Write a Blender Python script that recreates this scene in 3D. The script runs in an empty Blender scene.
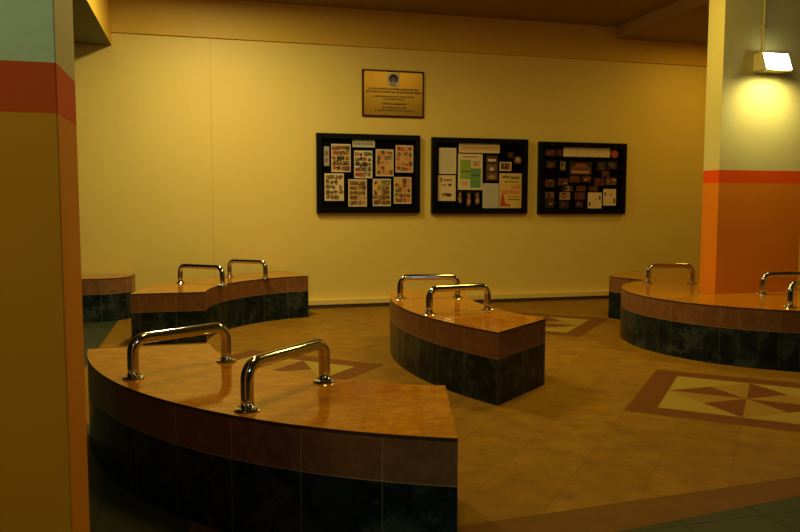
import bpy, bmesh, math, random
from mathutils import Vector, Matrix
random.seed(7)
S = bpy.context.scene
C = S.collection
PI = math.pi

# ------------------------------------------------------------------ helpers
def link(o):
    C.objects.link(o)
    return o

def mesh_obj(name, bm, mats, parent=None, smooth=False):
    me = bpy.data.meshes.new(name)
    bm.to_mesh(me)
    bm.free()
    for m in (mats if isinstance(mats, (list, tuple)) else [mats]):
        me.materials.append(m)
    if smooth:
        for p in me.polygons:
            p.use_smooth = True
    o = link(bpy.data.objects.new(name, me))
    if parent:
        o.parent = parent
    return o

def tag(o, label, cat, group=None):
    o['label'] = label
    o['category'] = cat
    if group:
        o['group'] = group
    return o

def thing(name, label, cat, loc=(0, 0, 0), group=None):
    o = link(bpy.data.objects.new(name, None))
    o.location = loc
    o.empty_display_size = .1
    return tag(o, label, cat, group)

def struct(name, bm, mats, **k):
    o = mesh_obj(name, bm, mats, **k)
    o['kind'] = 'structure'
    return o

def box(bm, x0, x1, y0, y1, z0, z1, mi=0, bevel=0):
    vs = [bm.verts.new(p) for p in ((x0, y0, z0), (x1, y0, z0), (x1, y1, z0), (x0, y1, z0),
                                    (x0, y0, z1), (x1, y0, z1), (x1, y1, z1), (x0, y1, z1))]
    fs = []
    for q in ((3, 2, 1, 0), (4, 5, 6, 7), (0, 1, 5, 4), (1, 2, 6, 5), (2, 3, 7, 6), (3, 0, 4, 7)):
        f = bm.faces.new([vs[i] for i in q])
        f.material_index = mi
        fs.append(f)
    if bevel:
        es = list({e for f in fs for e in f.edges})
        bmesh.ops.bevel(bm, geom=es, offset=bevel, segments=2, affect='EDGES', profile=.5)
    return fs

def sweep(bm, pts, r, seg=20, caps=True, mi=0):
    n = len(pts)
    pts = [Vector(p) for p in pts]
    t0 = (pts[1] - pts[0]).normalized()
    up = Vector((0, 0, 1)) if abs(t0.z) < .9 else Vector((1, 0, 0))
    nrm = t0.cross(up).normalized()
    rings = []
    prev = t0
    for i, p in enumerate(pts):
        t = (pts[min(i + 1, n - 1)] - pts[max(i - 1, 0)]).normalized()
        nrm.rotate(prev.rotation_difference(t))
        prev = t
        b = t.cross(nrm)
        rings.append([bm.verts.new(p + r * (math.cos(a) * nrm + math.sin(a) * b))
                      for a in (2 * PI * k / seg for k in range(seg))])
    for A, B in zip(rings, rings[1:]):
        for k in range(seg):
            f = bm.faces.new((A[k], A[(k + 1) % seg], B[(k + 1) % seg], B[k]))
            f.material_index = mi
    if caps:
        bm.faces.new(rings[0][::-1]).material_index = mi
        bm.faces.new(rings[-1]).material_index = mi

def lathe(bm, prof, seg=28, c=(0, 0, 0)):
    rings = [[bm.verts.new((c[0] + r * math.cos(2 * PI * k / seg), c[1] + r * math.sin(2 * PI * k / seg), c[2] + z))
              for k in range(seg)] for r, z in prof]
    for A, B in zip(rings, rings[1:]):
        for k in range(seg):
            bm.faces.new((A[k], A[(k + 1) % seg], B[(k + 1) % seg], B[k]))
    bm.faces.new(rings[0][::-1])
    bm.faces.new(rings[-1])

# ------------------------------------------------------------------ materials
class NT:
    def __init__(self, name):
        self.m = bpy.data.materials.new(name)
        self.m.use_nodes = True
        self.t = self.m.node_tree
        self.b = self.t.nodes['Principled BSDF']
    def n(self, typ, **k):
        nd = self.t.nodes.new(typ)
        for a, v in k.items():
            setattr(nd, a, v)
        return nd
    def l(self, a, b):
        self.t.links.new(a, b)
    def val(self, sock, v):
        if hasattr(v, 'is_linked') or hasattr(v, 'links'):
            self.l(v, sock)
        else:
            sock.default_value = v
    def math(self, op, a, b=None, c=None):
        nd = self.n('ShaderNodeMath', operation=op)
        self.val(nd.inputs[0], a)
        if b is not None:
            self.val(nd.inputs[1], b)
        if c is not None:
            self.val(nd.inputs[2], c)
        return nd.outputs[0]
    def mix(self, f, a, b, blend='MIX'):
        nd = self.n('ShaderNodeMix', data_type='RGBA', blend_type=blend)
        self.val(nd.inputs['Factor'], f)
        for s, v in ((nd.inputs[6], a), (nd.inputs[7], b)):
            if isinstance(v, (tuple, list)):
                s.default_value = (*v[:3], 1)
            else:
                self.l(v, s)
        return nd.outputs[2]
    def noise(self, vec, scale, detail=4, rough=.55):
        nd = self.n('ShaderNodeTexNoise')
        nd.inputs['Scale'].default_value = scale
        nd.inputs['Detail'].default_value = detail
        nd.inputs['Roughness'].default_value = rough
        if vec is not None:
            self.l(vec, nd.inputs['Vector'])
        return nd.outputs['Fac']
    def ramp(self, f, *stops):
        nd = self.n('ShaderNodeValToRGB')
        e = nd.color_ramp.elements
        while len(e) < len(stops):
            e.new(.5)
        for s, (p, c) in zip(e, stops):
            s.position = p
            s.color = (*c, 1)
        self.l(f, nd.inputs['Fac'])
        return nd.outputs['Color']
    def obj(self):
        return self.n('ShaderNodeTexCoord').outputs['Object']
    def uv(self):
        return self.n('ShaderNodeTexCoord').outputs['UV']
    def bump(self, h, strength, dist=.01):
        nd = self.n('ShaderNodeBump')
        nd.inputs['Strength'].default_value = strength
        nd.inputs['Distance'].default_value = dist
        self.l(h, nd.inputs['Height'])
        self.l(nd.outputs['Normal'], self.b.inputs['Normal'])
    def grid(self, x, y, size, w, ox=0., oy=0.):
        """line mask (1 on a joint) and a tile-id vector of a square grid"""
        ids, ms = [], []
        for s, o in ((x, ox), (y, oy)):
            q = self.math('DIVIDE', self.math('SUBTRACT', s, o), size)
            fl = self.math('FLOOR', q)
            fr = self.math('SUBTRACT', q, fl)
            d = self.math('MINIMUM', fr, self.math('SUBTRACT', 1., fr))
            ms.append(self.math('LESS_THAN', d, w / size))
            ids.append(fl)
        cb = self.n('ShaderNodeCombineXYZ')
        self.l(ids[0], cb.inputs[0])
        self.l(ids[1], cb.inputs[1])
        wn = self.n('ShaderNodeTexWhiteNoise')
        self.l(cb.outputs[0], wn.inputs['Vector'])
        return self.math('MAXIMUM', *ms), wn.outputs['Value']

def plain(name, col, rough=.6, var=.12, scale=6, metal=0., bump=0., spec=.5):
    k = NT(name)
    o = k.obj()
    f = k.noise(o, scale)
    c = k.mix(f, [x * (1 - var) for x in col], [min(1, x * (1 + var)) for x in col])
    k.l(c, k.b.inputs['Base Color'])
    k.b.inputs['Roughness'].default_value = rough
    k.b.inputs['Metallic'].default_value = metal
    k.b.inputs['Specular IOR Level'].default_value = spec
    if bump:
        k.bump(k.noise(o, scale * 14, 3), bump, .004)
    return k.m

def wall_paint():
    k = NT('pale_yellow_paint')
    o = k.obj()
    c = k.mix(k.noise(o, .9, 5), (.78, .60, .135), (.86, .67, .165))
    c = k.mix(k.math('MULTIPLY', k.noise(o, 9, 6), .25), c, (.60, .44, .09))
    sx = k.n('ShaderNodeSeparateXYZ')
    k.l(o, sx.inputs[0])
    # one hairline vertical joint in the wall lining
    ln = k.math('LESS_THAN', k.math('ABSOLUTE', k.math('SUBTRACT', sx.outputs[0], .154)), .004)
    c = k.mix(k.math('MULTIPLY', ln, .35), c, (.35, .25, .05))
    k.l(c, k.b.inputs['Base Color'])
    k.b.inputs['Roughness'].default_value = .55
    k.bump(k.noise(o, 60, 4), .12, .004)
    return k.m

TA = math.radians(47.8)          # direction of the diagonal floor tiles
U2 = Vector((math.cos(TA), math.sin(TA)))
V2 = Vector((math.sin(TA), -math.cos(TA)))
RC = Vector((3.29, 3.89))        # a rosette centre: a tile corner of the diagonal grid

def floor_tile():
    k = NT('terracotta_floor_tile')
    o = k.obj()
    def dot(v):
        nd = k.n('ShaderNodeVectorMath', operation='DOT_PRODUCT')
        k.l(o, nd.inputs[0])
        nd.inputs[1].default_value = (v.x, v.y, 0)
        return nd.outputs['Value']
    m, r = k.grid(dot(U2), dot(V2), .315, .0024, RC.dot(U2), RC.dot(V2))
    c = k.mix(r, (.35, .18, .012), (.43, .22, .016))
    c = k.mix(k.ramp(k.noise(o, 7, 8, .7), (.35, (0, 0, 0)), (.75, (1, 1, 1))), c, (.20, .098, .010))
    c = k.mix(k.math('MULTIPLY', k.noise(o, 55, 5, .7), .5), c, (.11, .05, .008))
    c = k.mix(k.math('MULTIPLY', m, .5), c, (.13, .065, .015))
    k.l(c, k.b.inputs['Base Color'])
    k.l(k.math('MULTIPLY_ADD', k.noise(o, 12), .25, .36), k.b.inputs['Roughness'])
    k.b.inputs['Specular IOR Level'].default_value = .09
    return k.m

def grey_tile():
    k = NT('grey_floor_tile')
    o = k.obj()
    sx = k.n('ShaderNodeSeparateXYZ')
    k.l(o, sx.inputs[0])
    m, r = k.grid(sx.outputs[0], sx.outputs[1], .36, .003, -.405, 3.46)
    c = k.mix(r, (.052, .060, .028), (.070, .078, .038))
    c = k.mix(k.math('MULTIPLY', k.noise(o, 16, 6), .5), c, (.03, .034, .018))
    c = k.mix(k.math('MULTIPLY', m, .8), c, (.015, .015, .01))
    k.l(c, k.b.inputs['Base Color'])
    k.b.inputs['Roughness'].default_value = .5
    k.b.inputs['Specular IOR Level'].default_value = .08
    return k.m

def inlay(name, col):
    k = NT(name)
    o = k.obj()
    c = k.mix(k.noise(o, 11, 7, .65), [x * .8 for x in col], [x * 1.15 for x in col])
    k.l(c, k.b.inputs['Base Color'])
    k.b.inputs['Roughness'].default_value = .45
    k.b.inputs['Specular IOR Level'].default_value = .09
    return k.m

def strip_tile(name, a, b, vein, grout, rough, spec, scale, bands):
    """tiles along a bench side: u runs along the side in metres, joints every 0.3 m"""
    k = NT(name)
    u = k.uv()
    o = k.obj()
    sx = k.n('ShaderNodeSeparateXYZ')
    k.l(u, sx.inputs[0])
    m, r = k.grid(sx.outputs[0], sx.outputs[1], .3, .0018, 0, -.013)
    f = k.noise(o, scale, 9, .68)
    c = k.mix(k.ramp(f, (.32, (0, 0, 0)), (.7, (1, 1, 1))), a, b)
    v = k.ramp(k.noise(o, scale * .6, 10, .75), (.50, (0, 0, 0)), (.60, (1, 1, 1)), (.66, (0, 0, 0)))
    c = k.mix(k.math('MULTIPLY', v, bands), c, vein)
    c = k.mix(k.math('MULTIPLY', r, .35), c, a)
    c = k.mix(k.math('MULTIPLY', m, .75), c, grout)
    k.l(c, k.b.inputs['Base Color'])
    k.b.inputs['Roughness'].default_value = rough
    k.b.inputs['Specular IOR Level'].default_value = spec
    return k.m

def top_tile():
    k = NT('polished_orange_tile')
    o = k.obj()
    sx = k.n('ShaderNodeSeparateXYZ')
    k.l(o, sx.inputs[0])
    m, r = k.grid(sx.outputs[0], sx.outputs[1], .3, .0015, .07, .11)
    c = k.mix(r, (.40, .145, .009), (.54, .215, .01))
    mp = k.n('ShaderNodeMapping')
    mp.inputs['Scale'].default_value = (1, 3.2, 1)
    mp.inputs['Rotation'].default_value = (0, 0, .5)
    k.l(o, mp.inputs[0])
    f = k.noise(mp.outputs[0], 7, 9, .7)
    c = k.mix(k.ramp(f, (.35, (0, 0, 0)), (.68, (1, 1, 1))), c, (.66, .295, .014))
    c = k.mix(k.ramp(k.noise(o, 11, 8, .72), (.44, (.75, .75, .75)), (.62, (0, 0, 0))), c, (.36, .12, .006))
    c = k.mix(k.math('MULTIPLY', m, .45), c, (.28, .13, .05))
    k.l(c, k.b.inputs['Base Color'])
    k.l(k.math('MULTIPLY_ADD', k.noise(o, 10), .07, .05), k.b.inputs['Roughness'])
    k.b.inputs['Specular IOR Level'].default_value = .22
    return k.m

def brass():
    k = NT('brushed_brass')
    o = k.obj()
    mp = k.n('ShaderNodeMapping')
    mp.inputs['Scale'].default_value = (1, 1, 60)
    k.l(o, mp.inputs[0])
    f = k.noise(mp.outputs[0], 4, 5)
    k.l(k.mix(f, (.25, .14, .02), (.36, .22, .045)), k.b.inputs['Base Color'])
    k.b.inputs['Metallic'].default_value = .9
    k.b.inputs['Roughness'].default_value = .3
    return k.m

M = dict(
    wall=wall_paint(), floor=floor_tile(), grey=grey_tile(),
    band_floor=inlay('brown_border_tile', (.17, .072, .010)),
    ros_dark=inlay('red_brown_inlay', (.17, .058, .014)),
    ros_light=inlay('cream_inlay', (.37, .265, .04)),
    ros_mid=inlay('orange_inlay', (.34, .19, .03)),
    ochre=plain('deep_ochre_paint', (.70, .45, .045), .55, .08, 1.5, bump=.1),
    ceil=plain('brown_grey_ceiling_paint', (.24, .16, .045), .8, .1, 1.2),
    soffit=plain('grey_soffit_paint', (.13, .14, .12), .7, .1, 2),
    ceil_edge_lit=plain('ceiling_edge_lit_tone', (.50, .36, .16), .7, .1, 2),  # ceiling colour lightened to stand in for light on the edge
    skirt=plain('cream_skirting', (.82, .64, .18), .45, .06, 3),
    skirt_dark=plain('dark_skirting_strip', (.06, .045, .02), .5, .1, 5),
    cream=plain('cream_wall_paint', (.66, .60, .25), .6, .08, 2.5, bump=.25),
    redband=plain('red_orange_paint', (.80, .088, .006), .55, .06, 4, bump=.12, spec=.12),
    orange=plain('orange_paint', (.76, .235, .010), .55, .08, 2, bump=.12, spec=.15),
    tan=plain('orange_paint_lower', (.80, .27, .010), .55, .08, 2, bump=.12, spec=.12),
    top=top_tile(),
    edge=plain('dark_edge_trim', (.05, .028, .012), .4, .1, 9),
    fascia=strip_tile('brown_fascia_tile', (.17, .070, .028), (.27, .12, .045), (.33, .17, .075), (.40, .28, .15), .3, .2, 22, .5),
    base=strip_tile('dark_green_marble_tile', (.002, .004, .004), (.028, .046, .042), (.08, .10, .085), (.16, .17, .12), .24, .10, 9, .75),
    steel=plain('polished_steel', (.56, .58, .56), .11, .04, 5, metal=1.),
    black=plain('black_lacquered_wood', (.003, .003, .003), .4, .2, 9, spec=.12),
    felt=plain('black_felt', (.003, .003, .003), .9, .3, 60, spec=.03),
    felt_green=plain('dark_felt', (.010, .012, .009), .9, .3, 60),
    wood=plain('dark_red_wood', (.06, .013, .005), .5, .25, 14, spec=.15),
    brass=brass(),
    paper=plain('white_paper', (.68, .60, .38), .6, .05, 8),
    paper_cream=plain('cream_paper', (.70, .56, .30), .6, .07, 8),
    paper_tan=plain('tan_print', (.60, .38, .12), .5, .12, 20),
    paper_yellow=plain('yellow_print', (.66, .47, .12), .5, .12, 14),
    paper_grey=plain('grey_paper', (.52, .50, .42), .6, .06, 8),
    i_dark=plain('dark_ink', (.035, .025, .02), .6, .2, 20),
    i_brown=plain('brown_ink', (.16, .065, .025), .6, .25, 30),
    i_red=plain('red_ink', (.42, .06, .03), .6, .2, 30),
    i_orange=plain('orange_ink', (.62, .25, .05), .6, .2, 30),
    i_olive=plain('olive_ink', (.16, .14, .04), .6, .2, 30),
    i_green=plain('green_ink', (.24, .40, .045), .6, .1, 20),
    i_teal=plain('teal_ink', (.12, .29, .11), .6, .1, 20),
    i_grey=plain('grey_ink', (.36, .33, .27), .6, .1, 20),
    i_skin=plain('skin_tone_ink', (.40, .22, .12), .6, .2, 40),
    p_dark=plain('dark_photo_print', (.030, .017, .014), .4, .4, 40),
    p_maroon=plain('maroon_photo_print', (.10, .028, .020), .4, .4, 40),
    p_umber=plain('umber_photo_print', (.17, .085, .045), .4, .4, 40),
    p_violet=plain('violet_ink', (.16, .12, .20), .6, .2, 30),
    lamp_grey=plain('cream_metal', (.42, .38, .20), .45, .1, 8),
    conduit=plain('painted_conduit', (.40, .35, .15), .5, .1, 8),
)
def emit(name, col, st):
    k = NT(name)
    k.b.inputs['Base Color'].default_value = (*col, 1)
    k.b.inputs['Emission Color'].default_value = (*col, 1)
    k.b.inputs['Emission Strength'].default_value = st
    return k.m
M['glow'] = emit('lit_flood_glass', (1., .97, .66), 24)

# ------------------------------------------------------------------ the room
WY = 8.712         # back wall plane
CZ = 3.465         # ceiling
XL, XR, YF = -4.0, 7.6, -2.2

bm = bmesh.new(); box(bm, XL, XR, WY, WY + .15, 0, CZ)
struct('wall_back', bm, M['wall'])
bm = bmesh.new(); box(bm, XR, XR + .15, YF, WY + .15, 0, CZ)
struct('wall_right', bm, M['wall'])
bm = bmesh.new(); box(bm, XL - .15, XR + .15, YF - .15, WY + .15, CZ, CZ + .15)
struct('ceiling', bm, M['ceil'])

# deeper-coloured shallow beam along the head of the back wall
bm = bmesh.new(); box(bm, -.87, XR, WY - .03, WY, 3.045, CZ)
struct('trim_1', bm, M['ochre'])
# downstand beam running out from the back wall on the left
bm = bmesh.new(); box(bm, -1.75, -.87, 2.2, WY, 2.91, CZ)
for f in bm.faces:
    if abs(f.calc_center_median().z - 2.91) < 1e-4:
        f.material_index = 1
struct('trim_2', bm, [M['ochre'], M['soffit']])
# lower ceiling field on the right: edge light is painted in as paler colour
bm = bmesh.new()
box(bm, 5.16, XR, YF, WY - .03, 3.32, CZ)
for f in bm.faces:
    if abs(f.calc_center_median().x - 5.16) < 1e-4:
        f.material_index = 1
struct('trim_3', bm, [M['ceil'], M['ceil_edge_lit']])
# skirting: cream board standing proud over a dark strip
bm = bmesh.new()
box(bm, 1.2, XR, WY - .085, WY, .042, .105, 0, .006)
box(bm, 1.2, XR, WY - .075, WY, .0, .042, 1)
struct('baseboard_back', bm, [M['skirt'], M['skirt_dark']])

# floor: slab with the diagonal terracotta field, border and rosettes inlaid
def flat(bm, pts, z, mi):
    f = bm.faces.new([bm.verts.new((p[0], p[1], z)) for p in pts])
    f.normal_update()
    if f.normal.z < 0:
        f.normal_flip()
    f.material_index = mi
bm = bmesh.new()
box(bm, XL, XR, YF, WY, -.12, 0, 1)
up_ = lambda x: 2.530 + .0615 * x
lo_ = lambda x: 2.215 + .121 * x
xe = 4.6
flat(bm, [(-.06, lo_(-.06)), (xe, lo_(xe)), (XR, lo_(xe)), (XR, WY), (-.84, WY), (-.84, 4.6), (-.06, 3.6)], .0006, 2)
flat(bm, [(.12, up_(.12)), (xe, up_(xe)), (XR, up_(xe)), (XR, WY), (-.84, WY), (-.84, 4.6), (.12, 3.6)], .0012, 0)
def rosette(c):
    c = Vector(c)
    P = lambda u, v: c + u * U2 + v * V2
    sq = lambda h: [P(-h, -h), P(h, -h), P(h, h), P(-h, h)]
    flat(bm, sq(.63), .0018, 3)
    flat(bm, sq(.465), .0024, 4)
    h = .465
    cr = [P(h, -h), P(h, h), P(-h, h), P(-h, -h)]                  # far-left, far-right, near-right, near-left
    md = [P(0, -h), P(h, 0), P(0, h), P(-h, 0)]                    # left, far, right, near
    for i in range(4):
        half = c + (cr[i] - c) * .5
        flat(bm, [md[i], half, c], .0030, 3)
        flat(bm, [md[(i + 1) % 4], half, c], .0030, 5)
for c in ((3.29, 3.89), (3.32, 7.05), (.45, 5.40)):
    rosette(c)
struct('floor', bm, [M['floor'], M['grey'], M['band_floor'], M['ros_dark'], M['ros_light'], M['ros_mid']])

# ------------------------------------------------------------------ pillars
def pillar(name, x0, x1, y0, y1, zb, zt, zc, label, lower):
    bm = bmesh.new()
    z = [0, zb, zt, zc]
    for i, mi in enumerate((0, 1, 2)):
        box(bm, x0, x1, y0, y1, z[i], z[i + 1], mi)
    bmesh.ops.remove_doubles(bm, verts=bm.verts, dist=1e-5)
    inner = [f for f in bm.faces if any(abs(f.calc_center_median().z - q) < 1e-4 for q in (zb, zt)) and abs(f.normal.z) > .5]
    bmesh.ops.delete(bm, geom=inner, context='FACES_ONLY')
    es = [e for e in bm.edges if abs(e.verts[0].co.z - e.verts[1].co.z) > .01]
    bmesh.ops.bevel(bm, geom=es, offset=.002, segments=1, affect='EDGES', material=-1)
    o = mesh_obj(name, bm, [lower, M['redband'], M['cream']])
    return tag(o, label, 'pillar')
pillar('pillar', -.95, -.246, 1.5, 1.722, 1.375, 1.466, CZ,
       'near pillar at the left edge of the photo with orange side face and red band', M['tan'])
pillar('pillar', 4.285, 5.145, 5.5, 5.71, 1.402, 1.512, 3.32,
       'bright orange pillar with red band and lit flood lamp, rising through the curved bench', M['orange'])

# flood lamp on the pillar
lx, ly, lz = 4.715, 5.5, 2.415
fl = thing('flood_lamp', 'lit white flood lamp fixed high on the orange pillar below a thin conduit', 'lamp', (lx, ly, lz))
bm = bmesh.new()
# wedge housing, front face tilted down; open face carries the glass
pts = [(0, .075), (-.10, .075), (-.155, -.075), (0, -.075)]
vv = [[bm.verts.new((sx, y, z)) for y, z in pts] for sx in (-.135, .135)]
bm.faces.new(vv[0]); bm.faces.new(vv[1][::-1])
for i in range(4):
    j = (i + 1) % 4
    bm.faces.new((vv[0][j], vv[0][i], vv[1][i], vv[1][j]))
bmesh.ops.recalc_face_normals(bm, faces=bm.faces)
bmesh.ops.bevel(bm, geom=list(bm.edges), offset=.008, segments=2, affect='EDGES')
mesh_obj('housing', bm, M['lamp_grey'], fl)
bm = bmesh.new()
a = Vector((0, -.104, .066)); b = Vector((0, -.156, -.066))
nrm = Vector((0, -.15, .055)).normalized()
q = []
for o_ in (0.0, .010):
    q.append([bm.verts.new((x, p.y + nrm.y * o_, p.z + nrm.z * o_)) for p, x in ((a, -.118), (a, .118), (b, .118), (b, -.118))])
bm.faces.new(q[0]); bm.faces.new(q[1][::-1])
for i in range(4):
    j = (i + 1) % 4
    bm.faces.new((q[0][j], q[0][i], q[1][i], q[1][j]))
bmesh.ops.recalc_face_normals(bm, faces=bm.faces)
mesh_obj('glass_front', bm, M['glow'], fl)
bm = bmesh.new()
sweep(bm, [(-.045, -.014, .075), (-.045, -.014, CZ - .145 - lz)], .011, 12)
for z in (.3, .62):
    box(bm, -.062, -.028, -.028, 0, z, z + .02)
mesh_obj('conduit', bm, M['conduit'], fl)

# ------------------------------------------------------------------ benches
def arc(cx, cy, r, a0, a1, n):
    return [(cx + r * math.cos(math.radians(a0 + (a1 - a0) * i / n)),
             cy + r * math.sin(math.radians(a0 + (a1 - a0) * i / n))) for i in range(n + 1)]

def prism(name, outline, z0, z1, mats, parent, top_mi=0, side_mi=0, u0=0., su=1.):
    """closed outline in the thing's own frame; sides carry u = metres along the outline"""
    bm = bmesh.new()
    uvl = bm.loops.layers.uv.new('UVMap')
    n = len(outline)
    lo = [bm.verts.new((x, y, z0)) for x, y in outline]
    hi = [bm.verts.new((x, y, z1)) for x, y in outline]
    area = sum(outline[i][0] * outline[(i + 1) % n][1] - outline[(i + 1) % n][0] * outline[i][1] for i in range(n))
    u = u0
    for i in range(n):
        j = (i + 1) % n
        L = math.dist(outline[i], outline[j]) * su
        f = bm.faces.new((lo[i], lo[j], hi[j], hi[i]))
        f.material_index = side_mi
        for lp, uv in zip(f.loops, ((u, z0), (u + L, z0), (u + L, z1), (u, z1))):
            lp[uvl].uv = uv
        u += L
    t = bm.faces.new(hi)
    b = bm.faces.new(lo[::-1])
    t.material_index = top_mi
    b.material_index = side_mi
    if area < 0:
        for f in bm.faces:
            f.normal_flip()
    bmesh.ops.triangulate(bm, faces=[t, b])
    return mesh_obj(name, bm, mats, parent)

GRP = 'curved tiled benches'
def bench(label, outline, origin, u0=0., su=1.):
    t = thing('bench', label, 'bench', (origin[0], origin[1], 0), GRP)
    ol = [(x - origin[0], y - origin[1]) for x, y in outline]
    prism('tiled_base', ol, 0, .285, M['base'], t, u0=u0, su=su)
    prism('fascia', ol, .285, .437, M['fascia'], t, u0=u0, su=su)
    prism('seat_top', ol, .437, .45, [M['top'], M['edge']], t, 0, 1)
    return t

def make_handle(bn, p, q):
    """U-shaped tube standing on two flanged feet p, q (world x, y) of a bench"""
    ox, oy = bn.location.x, bn.location.y
    P = Vector((p[0] - ox, p[1] - oy, .45)); Q = Vector((q[0] - ox, q[1] - oy, .45))
    d = (Q - P); L = d.length; d.normalize()
    H, R, r = .172, .060, .0245
    pts = [P + Vector((0, 0, .004)), P + Vector((0, 0, .05)), P + Vector((0, 0, H - R))]
    for i in range(1, 11):
        a = PI / 2 * i / 10
        pts.append(P + d * (R - R * math.cos(a)) + Vector((0, 0, H - R + R * math.sin(a))))
    for i in range(0, 11):
        a = PI / 2 * i / 10
        pts.append(Q - d * (R - R * math.sin(a)) + Vector((0, 0, H - R + R * math.cos(a))))
    pts += [Q + Vector((0, 0, .05)), Q + Vector((0, 0, .004))]
    bm = bmesh.new()
    sweep(bm, pts, r, 24)
    h = mesh_obj('handle', bm, M['steel'], bn, smooth=True)
    for c in (P, Q):
        bm = bmesh.new()
        lathe(bm, [(.047, 0), (.048, .003), (.044, .008), (.032, .011), (.0265, .012), (.0255, .017), (.0248, .0175)], 32, c)
        for k in range(4):
            a = PI / 4 + k * PI / 2
            lathe(bm, [(.0055, .006), (.0055, .0125), (.003, .0145)], 10, c + Vector((.0375 * math.cos(a), .0375 * math.sin(a), 0)))
        mesh_obj('flange', bm, M['steel'], h, smooth=False)
    return h

AX = 10.92          # mirror axis (2 x 5.46) of the seating ring
front = arc(1.687, 4.356, 2.272, 184.2, 247.1, 40) + arc(1.425, 4.272, 1.385, 251.7, 183.3, 32)
b1 = bench('large curved bench in the foreground with two steel handles', front, (.25, 3.3), .159)
make_handle(b1, (-.292, 3.428), (.114, 3.686))
make_handle(b1, (.159, 2.776), (.508, 3.154))

back = [(x, AX - y) for x, y in arc(1.687, 4.356, 2.272, 184.2, 250.5, 42) + arc(1.425, 4.272, 1.385, 257.3, 183.3, 34)]
b2 = bench('curved bench along the back wall at left, its hollow side facing the room', back, (.3, 7.5))
make_handle(b2, (-.187, 7.551), (.200, 7.215))
make_handle(b2, (.300, 8.086), (.650, 7.800))

mid = arc(4.232, 5.345, 2.79, 205.7, 154.3, 32) + arc(4.232, 5.345, 2.145, 158.6, 201.4, 28)
b3 = bench('curved bench standing in the middle of the floor below the notice boards', mid, (1.75, 5.35))
make_handle(b3, (1.570, 5.853), (2.040, 5.795))
make_handle(b3, (1.549, 4.986), (2.017, 5.070))

# the round bench is open where the pillar passes through it
a_ = .03
disc = arc(4.872, 5.517, 1.268, 90 + a_, 450 - a_, 96)
px0, px1, py0, py1 = 4.284, 5.146, 5.499, 5.711
disc += [(4.8726, py1), (px1, py1), (px1, py0), (px0, py0), (px0, py1), (4.8714, py1)]
b4 = bench('round bench wrapped around the orange pillar at right', disc, (4.87, 5.30), 0., 2.2)
make_handle(b4, (4.217, 6.395), (4.636, 6.290))
make_handle(b4, (4.638, 5.344), (5.090, 5.270))
make_handle(b4, (4.261, 4.624), (4.720, 4.800))

rear = [(4.24, 7.15), (4.42, 7.42), (4.80, 7.66)] + arc(5.0, 3.2, 4.47, 92, 72, 14) + arc(4.872, 5.517, 1.278, 42, 112, 24)
b5 = bench('bench half hidden behind the round bench, beside the back wall at right', rear, (5.2, 7.5))

left = [(-2.6, 8.69), (-2.6, 8.20), (-1.02, 8.20)] + arc(-1.02, 8.52, .32, -90, -12, 14)[1:] + [(-.695, 8.69)]
b6 = bench('bench end against the back wall seen just right of the near pillar', left, (-1.6, 8.45))

# ------------------------------------------------------------------ notice boards
FY = 8.652
BO = [(1.322, 2.567, 1.113, 2.036), (2.716, 3.966, 1.104, 2.022), (4.116, 5.345, 1.099, 2.002)]
BL = ['left notice board of three, holding eight photo collage sheets in two rows',
      'middle notice board of three, holding a green chart and an orange poster',
      'right notice board of three, filled with small dark photos under a pale strip']
for (x0, x1, z0, z1), lab in zip(BO, BL):
    nb = thing('notice_board', lab, 'notice board', ((x0 + x1) / 2, WY, z0), 'framed notice boards on the back wall')
    w = (x1 - x0) / 2; h = z1 - z0; fw = .062
    bm = bmesh.new()
    y0, y1 = FY - WY, 0
    box(bm, -w, w, y0, y1, h - fw, h, 0, .004)
    box(bm, -w, w, y0, y1, 0, fw, 0, .004)
    box(bm, -w, -w + fw, y0, y1, fw, h - fw, 0, .004)
    box(bm, w - fw, w, y0, y1, fw, h - fw, 0, .004)
    mesh_obj('frame', bm, M['black'], nb)
    bm = bmesh.new()
    box(bm, -w + fw, w - fw, -.022, -.002, fw, h - fw)
    mesh_obj('backing', bm, M['felt'], nb)

PY = WY - .0222      # face of the backing: papers are pinned on it
KEYS = ['paper', 'paper_cream', 'paper_tan', 'paper_yellow', 'paper_grey', 'i_dark', 'i_brown', 'i_red', 'i_orange', 'i_olive',
        'i_green', 'i_teal', 'i_grey', 'i_skin', 'p_dark', 'p_maroon', 'p_umber', 'p_violet']
KI = {k: i for i, k in enumerate(KEYS)}

def sheet(name, label, cat, group, x0, x1, z0, z1, base, marks, y=None):
    """a thin sheet; marks = list of (u0, u1, v0, v1, ink) printed on it, fractions of the sheet, v upward"""
    yb = PY if y is None else y
    w, h = (x1 - x0), (z1 - z0)
    bm = bmesh.new()
    box(bm, -w / 2, w / 2, -.0012, 0, 0, h, KI[base])
    for i, mk in enumerate(marks):
        yy = -.0013 - .00004 * (i % 7)
        if len(mk) == 5:
            u0, u1, v0, v1, ink = mk
            ps = [(u0, v0), (u1, v0), (u1, v1), (u0, v1)]
        else:
            ps, ink = mk
        f = bm.faces.new([bm.verts.new((-w / 2 + u * w, yy, v * h)) for u, v in ps])
        f.material_index = KI[ink]
        f.normal_update()
        if f.normal.y > 0:
            f.normal_flip()
    o = mesh_obj(name, bm, [M[k] for k in KEYS])
    o.location = ((x0 + x1) / 2, yb, z0)
    return tag(o, label, cat, group)

def blob(u, v, ru, rv, ink, n=9, jit=.25):
    return ([(u + ru * (1 + random.uniform(-jit, jit)) * math.cos(2 * PI * k / n),
              v + rv * (1 + random.uniform(-jit, jit)) * math.sin(2 * PI * k / n)) for k in range(n)], ink)

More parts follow.
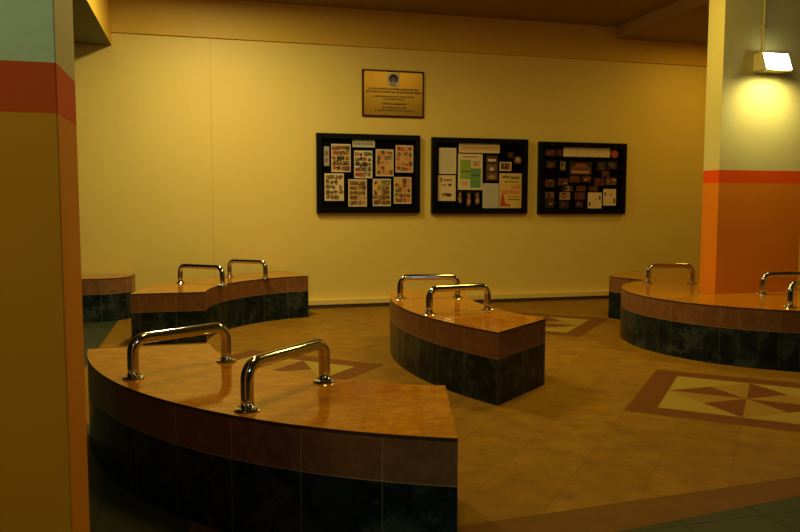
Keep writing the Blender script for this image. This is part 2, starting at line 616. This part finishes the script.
def collage(inks, nu=4, nv=5, dens=.92):
    out = []
    for j in range(nv):
        for i in range(nu):
            if random.random() > dens:
                continue
            u = (i + .5 + random.uniform(-.1, .1)) / nu * .88 + .06
            v = (j + .5 + random.uniform(-.1, .1)) / nv * .9 + .05
            a, b = .46 / nu * random.uniform(.75, 1.15), .42 / nv * random.uniform(.7, 1.1)
            k = random.choice(inks)
            out.append((u - a, u + a, v - b, v + b, k) if random.random() < .45 else blob(u, v, a * 1.1, b * 1.1, k, 7, .35))
            out.append(blob(u + random.uniform(-.05, .05), v + random.uniform(-.03, .03), .2 / nu, .15 / nv,
                            random.choice(['i_dark', 'i_skin', 'i_brown', 'paper_tan', 'i_orange']), 7, .4))
    return out

def lines(n, ink='i_grey', u0=.12, u1=.88, v0=.1, v1=.88):
    out = []
    for i in range(n):
        v = v1 - (v1 - v0) * i / max(1, n - 1)
        e = u1 - random.uniform(0, .22) * (u1 - u0)
        out.append((u0, e, v - .008, v + .008, ink))
    return out

def photo(inks):
    out = []
    for _ in range(7):
        out.append(blob(random.uniform(.25, .75), random.uniform(.25, .75), random.uniform(.1, .24), random.uniform(.1, .24), random.choice(inks)))
    return out

# crop frames: pixel rectangles of each board as measured, turned into fractions of the board
CR = [((38, 618), (46, 493), (15, -3)), ((14, 580), (39, 495), (22, 0)), ((45, 560), (66, 497), (20, 0))]
def at(b, x0, y0, x1, y1):
    (cx0, cx1), (cy0, cy1), (dt, db) = CR[b]
    X0, X1, Z0, Z1 = BO[b]
    def uv(x, y):
        u = (x - cx0) / (cx1 - cx0)
        t = cy0 + dt * u; bt = cy1 + db * u
        return u, 1 - (y - t) / (bt - t)
    u0, va = uv(x0, (y0 + y1) / 2 - (y1 - y0) / 2)
    u1, vb = uv(x1, y1)
    um, v1 = uv((x0 + x1) / 2, y0)
    um, v0 = uv((x0 + x1) / 2, y1)
    return X0 + (X1 - X0) * u0, X0 + (X1 - X0) * u1, Z0 + (Z1 - Z0) * v0, Z0 + (Z1 - Z0) * v1

G1 = 'photo collage sheets on the left board'
order = ['first', 'second', 'third', 'last']
warm = ['i_brown', 'i_red', 'i_olive', 'i_dark', 'i_orange', 'i_brown']
rows = [[(120, 107, 226, 262, 'paper_tan', ['i_brown', 'i_dark', 'i_red', 'i_brown'], 'crowded with maroon portrait pictures'),
         (246, 143, 348, 296, 'paper', ['i_dark', 'i_olive', 'i_brown', 'i_red'], 'with dark pictures on white'),
         (367, 136, 468, 285, 'paper_tan', ['i_olive', 'i_brown', 'i_orange', 'i_orange'], 'in olive and orange tones'),
         (480, 114, 581, 264, 'paper_tan', ['i_brown', 'i_red', 'i_orange', 'i_olive'], 'in red and orange tones')],
        [(82, 270, 188, 423, 'paper_cream', ['i_brown', 'i_olive', 'i_brown'], 'with small brown pictures widely spaced'),
         (213, 303, 316, 455, 'paper_tan', ['i_brown', 'i_olive', 'i_skin', 'i_brown'], 'with many mixed brown pictures'),
         (350, 300, 452, 452, 'paper_tan', ['i_dark', 'i_brown', 'i_brown', 'i_olive'], 'with dark wide pictures on tan'),
         (470, 290, 571, 438, 'paper_tan', ['i_orange', 'i_olive', 'i_brown', 'i_red'], 'with blurred orange pictures')]]
for r, row in enumerate(rows):
    for c, (x0, y0, x1, y1, base, inks, look) in enumerate(row):
        a4 = at(0, x0, y0, x1, y1)
        border = [(0, 1, 0, .03, 'paper'), (0, 1, .97, 1, 'paper'), (0, .04, 0, 1, 'paper'), (.96, 1, 0, 1, 'paper')]
        sheet('collage_sheet', '%s collage sheet of the left board\'s %s row, %s' % (order[c], ('upper', 'lower')[r], look),
              'poster', G1, *a4, base, collage(inks, 4, 5) + border)
sheet('header_strip', 'pale grey heading strip at the top of the left notice board', 'sign', None, *at(0, 237, 84, 362, 125), 'paper_grey',
      [(.06 + .11 * i, .06 + .11 * i + .07, .3, .62, 'i_olive') for i in range(8)])
sheet('paper_strip', 'narrow greenish paper strip at the left side of the left notice board', 'paper', None, *at(0, 80, 120, 108, 228), 'i_grey',
      [blob(.5, .3, .3, .12, 'i_red'), blob(.5, .65, .3, .16, 'i_olive')])

# middle board
sheet('header_strip', 'long cream heading strip at the top of the middle notice board', 'sign', None, *at(1, 172, 80, 413, 135), 'paper_cream',
      [(.04, .96, .34, .46, 'i_orange'), (.04, .96, .56, .64, 'i_olive')])
sheet('notice_sheet', 'white typed notice at the upper left of the middle board', 'notice', None, *at(1, 57, 103, 157, 257), 'paper', lines(11))
sheet('notice_sheet', 'cream notice with dark drawing at the lower left of the middle board', 'notice', None, *at(1, 53, 265, 155, 418), 'paper_cream',
      [(.14, .22, .74, .9, 'i_dark'), (.3, .78, .78, .84, 'i_brown'), (.2, .5, .6, .64, 'i_brown'), (.58, .76, .58, .67, 'i_dark'),
       blob(.5, .25, .3, .05, 'i_brown'), blob(.62, .22, .18, .06, 'i_dark'), (.2, .7, .14, .17, 'i_orange')])
sheet('chart_poster', 'white poster with a large green and teal chart on the middle board', 'poster', None, *at(1, 168, 140, 312, 353), 'paper',
      [(.2, .8, .9, .93, 'i_red'), (.09, .53, .3, .83, 'i_green'), (.5, .93, .06, .6, 'i_teal'), blob(.74, .7, .16, .06, 'i_orange'),
       (.58, .9, .76, .8, 'i_grey'), (.14, .4, .12, .22, 'paper_tan'), (.12, .45, .34, .36, 'i_teal'), (.12, .5, .6, .62, 'i_olive'),
       (.12, .5, .5, .52, 'i_olive'), (.56, .9, .4, .42, 'i_green'), (.56, .9, .3, .32, 'i_green')])
sheet('photo_strip', 'strip of small photos between the chart and the orange poster', 'photo', None, *at(1, 332, 150, 402, 300), 'p_dark',
      [(.05, .95, .72, .97, 'p_maroon'), (.15, .85, .76, .86, 'paper_cream'), (.05, .95, .38, .66, 'p_umber'), blob(.5, .46, .18, .08, 'paper_grey'),
       (.05, .95, .04, .32, 'i_brown'), blob(.5, .14, .3, .08, 'i_skin')])
sheet('notice_sheet', 'pale typed notice low on the middle board, left of the orange poster', 'notice', None, *at(1, 314, 315, 410, 462), 'paper_grey', lines(12))
sheet('orange_poster', 'orange and yellow poster at the lower right of the middle board', 'poster', None, *at(1, 413, 257, 548, 462), 'paper_yellow',
      [(.14, .44, .86, .93, 'i_olive'), (.48, .9, .84, .91, 'i_olive'), (.2, .85, .74, .77, 'i_brown'), (.55, .95, .55, .66, 'i_orange'),
       (.1, .9, .4, .52, 'i_orange'), ([(.05, .1), (.3, .12), (.18, .42), (.1, .38)], 'i_red'), (.05, .5, .05, .12, 'i_red'),
       blob(.14, .28, .05, .08, 'i_dark'), (.4, .9, .24, .27, 'i_brown'), (.4, .9, .32, .34, 'i_brown')])
sheet('group_photo', 'small white-edged photo of people just above the orange poster', 'photo', None, *at(1, 414, 190, 484, 242), 'paper_cream',
      [(.1, .9, .15, .9, 'i_brown'), blob(.25, .5, .1, .3, 'i_dark'), blob(.55, .45, .1, .35, 'i_dark'), blob(.8, .5, .08, .3, 'i_red'), blob(.4, .6, .06, .14, 'i_skin')])
fig = [((168, 362, 193, 434), 'first'), ((219, 364, 246, 452), 'second'), ((268, 366, 296, 440), 'last')]
for q, wd in fig:
    sheet('figure_photo', '%s of three narrow figure photos below the green chart' % wd, 'photo', 'figure photos on the middle board', *at(1, *q), 'p_dark',
          [blob(.5, .35, .36, .28, 'i_skin'), blob(.5, .78, .24, .12, 'i_skin'), blob(.5, .5, .2, .1, 'i_red' if wd == 'second' else 'p_umber')])
sheet('round_photo', 'brighter of two blurred photos at the upper right of the middle board', 'photo', None, *at(1, 500, 158, 545, 202), 'p_dark',
      [blob(.5, .5, .42, .38, 'i_skin'), blob(.45, .6, .18, .16, 'paper_tan')])
sheet('round_photo', 'dimmer maroon blurred photo beside the middle board\'s upper right corner', 'photo', None, *at(1, 463, 132, 497, 166), 'p_dark',
      [blob(.5, .5, .40, .36, 'p_maroon')])

# right board
sheet('header_strip', 'long cream heading strip at the top of the right notice board', 'sign', None, *at(2, 190, 106, 465, 160), 'paper_cream',
      [(.28, .29, 0, 1, 'i_grey'), (.52, .53, 0, 1, 'i_grey'), (.76, .77, 0, 1, 'i_grey'), (.03, .97, .45, .5, 'paper_tan')])
bm = bmesh.new()
x0, x1, z0, z1 = at(2, 471, 122, 515, 166)
r_ = (x1 - x0) / 2
vs0 = [bm.verts.new((r_ * math.cos(2 * PI * k / 24), 0, r_ * math.sin(2 * PI * k / 24))) for k in range(24)]
vs1 = [bm.verts.new((v.co.x, -.002, v.co.z)) for v in vs0]
bm.faces.new(vs0); bm.faces.new(vs1[::-1])
for k in range(24):
    bm.faces.new((vs0[k], vs0[(k + 1) % 24], vs1[(k + 1) % 24], vs1[k]))
bmesh.ops.recalc_face_normals(bm, faces=bm.faces)
o = mesh_obj('round_badge', bm, M['i_red'])
o.location = ((x0 + x1) / 2, PY, (z0 + z1) / 2)
tag(o, 'round red badge at the upper right corner of the right notice board', 'badge')

sheet('centre_photo', 'large orange-brown photo of a crowd at the centre of the right board', 'photo', None, *at(2, 228, 188, 358, 264), 'p_dark',
      [([(.05, .05), (.95, .05), (.95, .45), (.72, .85), (.3, .85), (.05, .45)], 'p_umber'), (.1, .9, .12, .3, 'i_skin'), (.3, .7, .7, .85, 'i_red'), (.1, .9, .38, .46, 'p_maroon')])
SM = [((88, 115, 140, 150), 'p_maroon', 'dim maroon photo in the top left corner of the right board'),
      ((150, 114, 184, 150), 'p_maroon', 'small red photo touching the left end of the right board\'s heading strip'),
      ((92, 180, 146, 224), 'p_umber', 'brown photo at the left edge of the right board, second from the top'),
      ((172, 184, 204, 236), 'i_olive', 'narrow grey-green photo left of the right board\'s central crowd photo'),
      ((390, 190, 444, 240), 'p_umber', 'brown photo right of the right board\'s central crowd photo'),
      ((455, 188, 510, 234), 'p_dark', 'very dark photo below the red badge'),
      ((420, 245, 465, 280), 'p_umber', 'small photo placed below the brown photo right of the crowd photo'),
      ((86, 290, 142, 336), 'p_umber', 'pale-topped photo at the left edge of the right board at mid height'),
      ((162, 285, 220, 326), 'p_umber', 'photo at mid height of the right board, second from the left edge'),
      ((228, 270, 290, 310), 'i_brown', 'left photo of the pair directly under the central crowd photo'),
      ((298, 270, 358, 310), 'i_brown', 'right photo of the pair directly under the central crowd photo'),
      ((376, 285, 436, 330), 'p_umber', 'reddish photo above the first white notice of the right board'),
      ((446, 285, 508, 326), 'p_umber', 'photo at the right edge of the right board above the second white notice'),
      ((188, 330, 250, 364), 'p_umber', 'photo with pale figures below the left photo of the pair'),
      ((270, 330, 326, 362), 'p_maroon', 'maroon photo below the right photo of the pair'),
      ((344, 332, 396, 364), 'p_maroon', 'dark maroon photo just above the first white notice'),
      ((88, 365, 140, 402), 'p_umber', 'photo at the lower left edge of the right board, above the corner one'),
      ((88, 406, 140, 460), 'i_brown', 'photo in the bottom left corner of the right board'),
      ((172, 368, 234, 412), 'i_skin', 'tan photo in the lower rows of the right board, second from the left'),
      ((172, 418, 226, 465), 'p_umber', 'photo in the bottom row of the right board, second from the left'),
      ((260, 368, 322, 412), 'i_brown', 'brown photo left of the first white notice of the right board'),
      ((268, 422, 312, 458), 'p_dark', 'dark photo with a pale spot in the bottom row left of the white notices')]
for q, base, lab in SM:
    pal = {'p_dark': ['p_maroon', 'p_dark', 'p_violet'], 'p_maroon': ['p_dark', 'p_umber', 'i_brown']}.get(base, ['i_skin', 'p_dark', 'p_maroon', 'i_dark', 'i_brown'])
    if base in ('p_umber', 'i_brown') and len(lab) % 3:
        base = 'p_maroon' if len(lab) % 2 else 'p_dark'
    mk = photo(pal)
    if 'pale spot' in lab:
        mk.append(blob(.5, .5, .16, .2, 'paper_grey'))
    sheet('snapshot', lab, 'photo', 'snapshots on the right board', *at(2, *q), base, mk)
sheet('notice_sheet', 'first of two cream notices at the lower right of the right board, set slightly lower', 'notice', None, *at(2, 339, 370, 422, 464), 'paper_cream',
      [(.08, .2, .15, .4, 'i_dark'), (.8, .92, .55, .8, 'i_dark'), (.55, .66, .5, .6, 'i_red')] + lines(6, 'paper_tan', .28, .75))
sheet('notice_sheet', 'second of two cream notices at the lower right of the right board, nearest the corner', 'notice', None, *at(2, 431, 350, 508, 448), 'paper_cream',
      [(.08, .22, .6, .82, 'i_olive'), (.8, .94, .15, .42, 'i_dark'), (.55, .7, .62, .74, 'i_olive')] + lines(6, 'paper_tan', .28, .75))

# ------------------------------------------------------------------ plaque
x0, x1, z0, z1 = 1.867, 2.622, 2.243, 2.790
pq = thing('plaque', 'brass plaque with dark wooden frame and round emblem above the left notice board', 'plaque', ((x0 + x1) / 2, WY, z0))
w, h = x1 - x0, z1 - z0
bm = bmesh.new(); box(bm, -w / 2, w / 2, -.022, 0, 0, h, 0, .005)
mesh_obj('wooden_mount', bm, M['wood'], pq)
bm = bmesh.new(); box(bm, -w / 2 + .022, w / 2 - .022, -.025, -.0215, .022, h - .022)
mesh_obj('brass_plate', bm, M['brass'], pq)
# worn engraved lines: too blurred to read, so uneven dark strokes
def ink_rect(bm, a, b, c, d, y, mi=0):
    f = bm.faces.new([bm.verts.new(p) for p in ((a, y, c), (b, y, c), (b, y, d), (a, y, d))])
    f.material_index = mi
def ink_row(v, u0, u1, hh):
    u = u0
    while u < u1:
        l = random.uniform(.012, .035)
        for k in range(int(l / .006) + 1):
            uu = u + k * .0066
            if uu > u1:
                break
            t = random.choice((0, .25, .4))
            X = -w / 2 + uu * w
            ink_rect(bm, X, X + .0048, v * h - hh, v * h + hh * (1 - t), -.0252)
        u += l + .018
for v, a, b, hh in ((.60, .10, .90, .012), (.535, .06, .95, .013), (.44, .18, .82, .010), (.385, .34, .68, .009),
                    (.285, .32, .70, .012), (.205, .32, .70, .010), (.145, .20, .82, .009)):
    bm = bmesh.new()
    ink_row(v, a, b, hh)
    mesh_obj('text_line', bm, M['i_dark'], pq)
bm = bmesh.new()
box(bm, -.078, .078, -.0262, -.0248, h * .645, h * .94, 0)
def disc_(cx, cz, r, y, mi, sq=1.):
    f = bm.faces.new([bm.verts.new((cx + r * math.cos(-2 * PI * k / 28), y, cz + sq * r * math.sin(-2 * PI * k / 28))) for k in range(28)])
    f.normal_update()
    if f.normal.y > 0:
        f.normal_flip()
    f.material_index = mi
disc_(.0, h * .815, .056, -.0264, 1)
disc_(-.002, h * .795, .033, -.0266, 2)
disc_(.0, h * .745, .028, -.0268, 3, .5)
disc_(-.03, h * .69, .022, -.0266, 4, .35)
disc_(.012, h * .675, .03, -.0266, 4, .3)
mesh_obj('emblem', bm, [M['paper'], M['i_dark'], M['p_violet'], M['i_grey'], M['i_olive']], pq)

# ------------------------------------------------------------------ light
def area(name, loc, size, energy, col, rot=(0, 0, 0), sy=None, spread=None):
    l = bpy.data.lights.new(name, 'AREA')
    l.energy = energy
    l.color = col
    l.shape = 'RECTANGLE'
    l.size = size
    l.size_y = sy or size
    if spread:
        l.spread = spread
    o = link(bpy.data.objects.new(name, l))
    o.location = loc
    o.rotation_euler = rot
    return o
WARM = (1., .70, .13)
area('ceiling_lamp', (.2, 6.8, 3.43), .25, 76, (1., .82, .38), sy=1.2)
area('ceiling_lamp', (3.0, 5.3, 3.40), 1.2, 44, WARM, sy=.25)
area('ceiling_lamp', (.8, 3.3, 3.42), .25, 27, (1., .66, .13), sy=1.2)
area('ceiling_lamp', (6.3, 7.6, 3.28), .5, 14, (1., .60, .08), sy=.25)  # unseen extra light, added to brighten the wall at right
area('left_fill', (-1.6, -.6, 2.9), .6, 13, (1., .96, .36), rot=(math.radians(50), 0, math.radians(-15)), sy=.3)  # warm fill added out of view for the near pillar's front
area('cool_tube', (-.72, .95, 2.35), .5, 2.4, (.25, .80, 1.), rot=(math.radians(35), 0, 0), sy=.06)
area('camera_side_fill', (1.8, -1.6, 3.2), 1.2, 15, (.62, .90, .92), rot=(math.radians(40), 0, 0), sy=.3)  # soft fill added behind the camera to lift the bench fronts
sp = bpy.data.lights.new('flood_beam', 'SPOT')
sp.energy = 62; sp.color = (1., .86, .34); sp.spot_size = math.radians(150); sp.spot_blend = 1.; sp.shadow_soft_size = .05
so = link(bpy.data.objects.new('flood_beam', sp))
so.location = (lx, ly - .19, lz - .02)
so.rotation_euler = (math.radians(28), 0, 0)

W = bpy.data.worlds.new('World')
S.world = W
W.use_nodes = True
bg = W.node_tree.nodes['Background']
bg.inputs[0].default_value = (.5, .55, .45, 1)
bg.inputs[1].default_value = .01

# ------------------------------------------------------------------ camera
cam = bpy.data.cameras.new('Camera')
cam.sensor_fit = 'HORIZONTAL'
cam.sensor_width = 36
cam.lens = 749.02 / 800 * 36
cam.clip_start = .05
co = link(bpy.data.objects.new('Camera', cam))
f_, pit, roll, yaw = 749.02, .08126, .0015845, .261626
fw = Vector((math.sin(yaw) * math.cos(pit), math.cos(yaw) * math.cos(pit), -math.sin(pit)))
rt = Vector((math.cos(yaw), -math.sin(yaw), 0))
up = rt.cross(fw)
r2 = math.cos(roll) * rt + math.sin(roll) * up
u2 = -math.sin(roll) * rt + math.cos(roll) * up
co.matrix_world = Matrix(((r2.x, u2.x, -fw.x, 0), (r2.y, u2.y, -fw.y, 0), (r2.z, u2.z, -fw.z, 1.20935), (0, 0, 0, 1)))
S.camera = co
S.view_settings.view_transform = 'Standard'
S.view_settings.look = 'None'
S.view_settings.gamma = 1
S.view_settings.exposure = 0
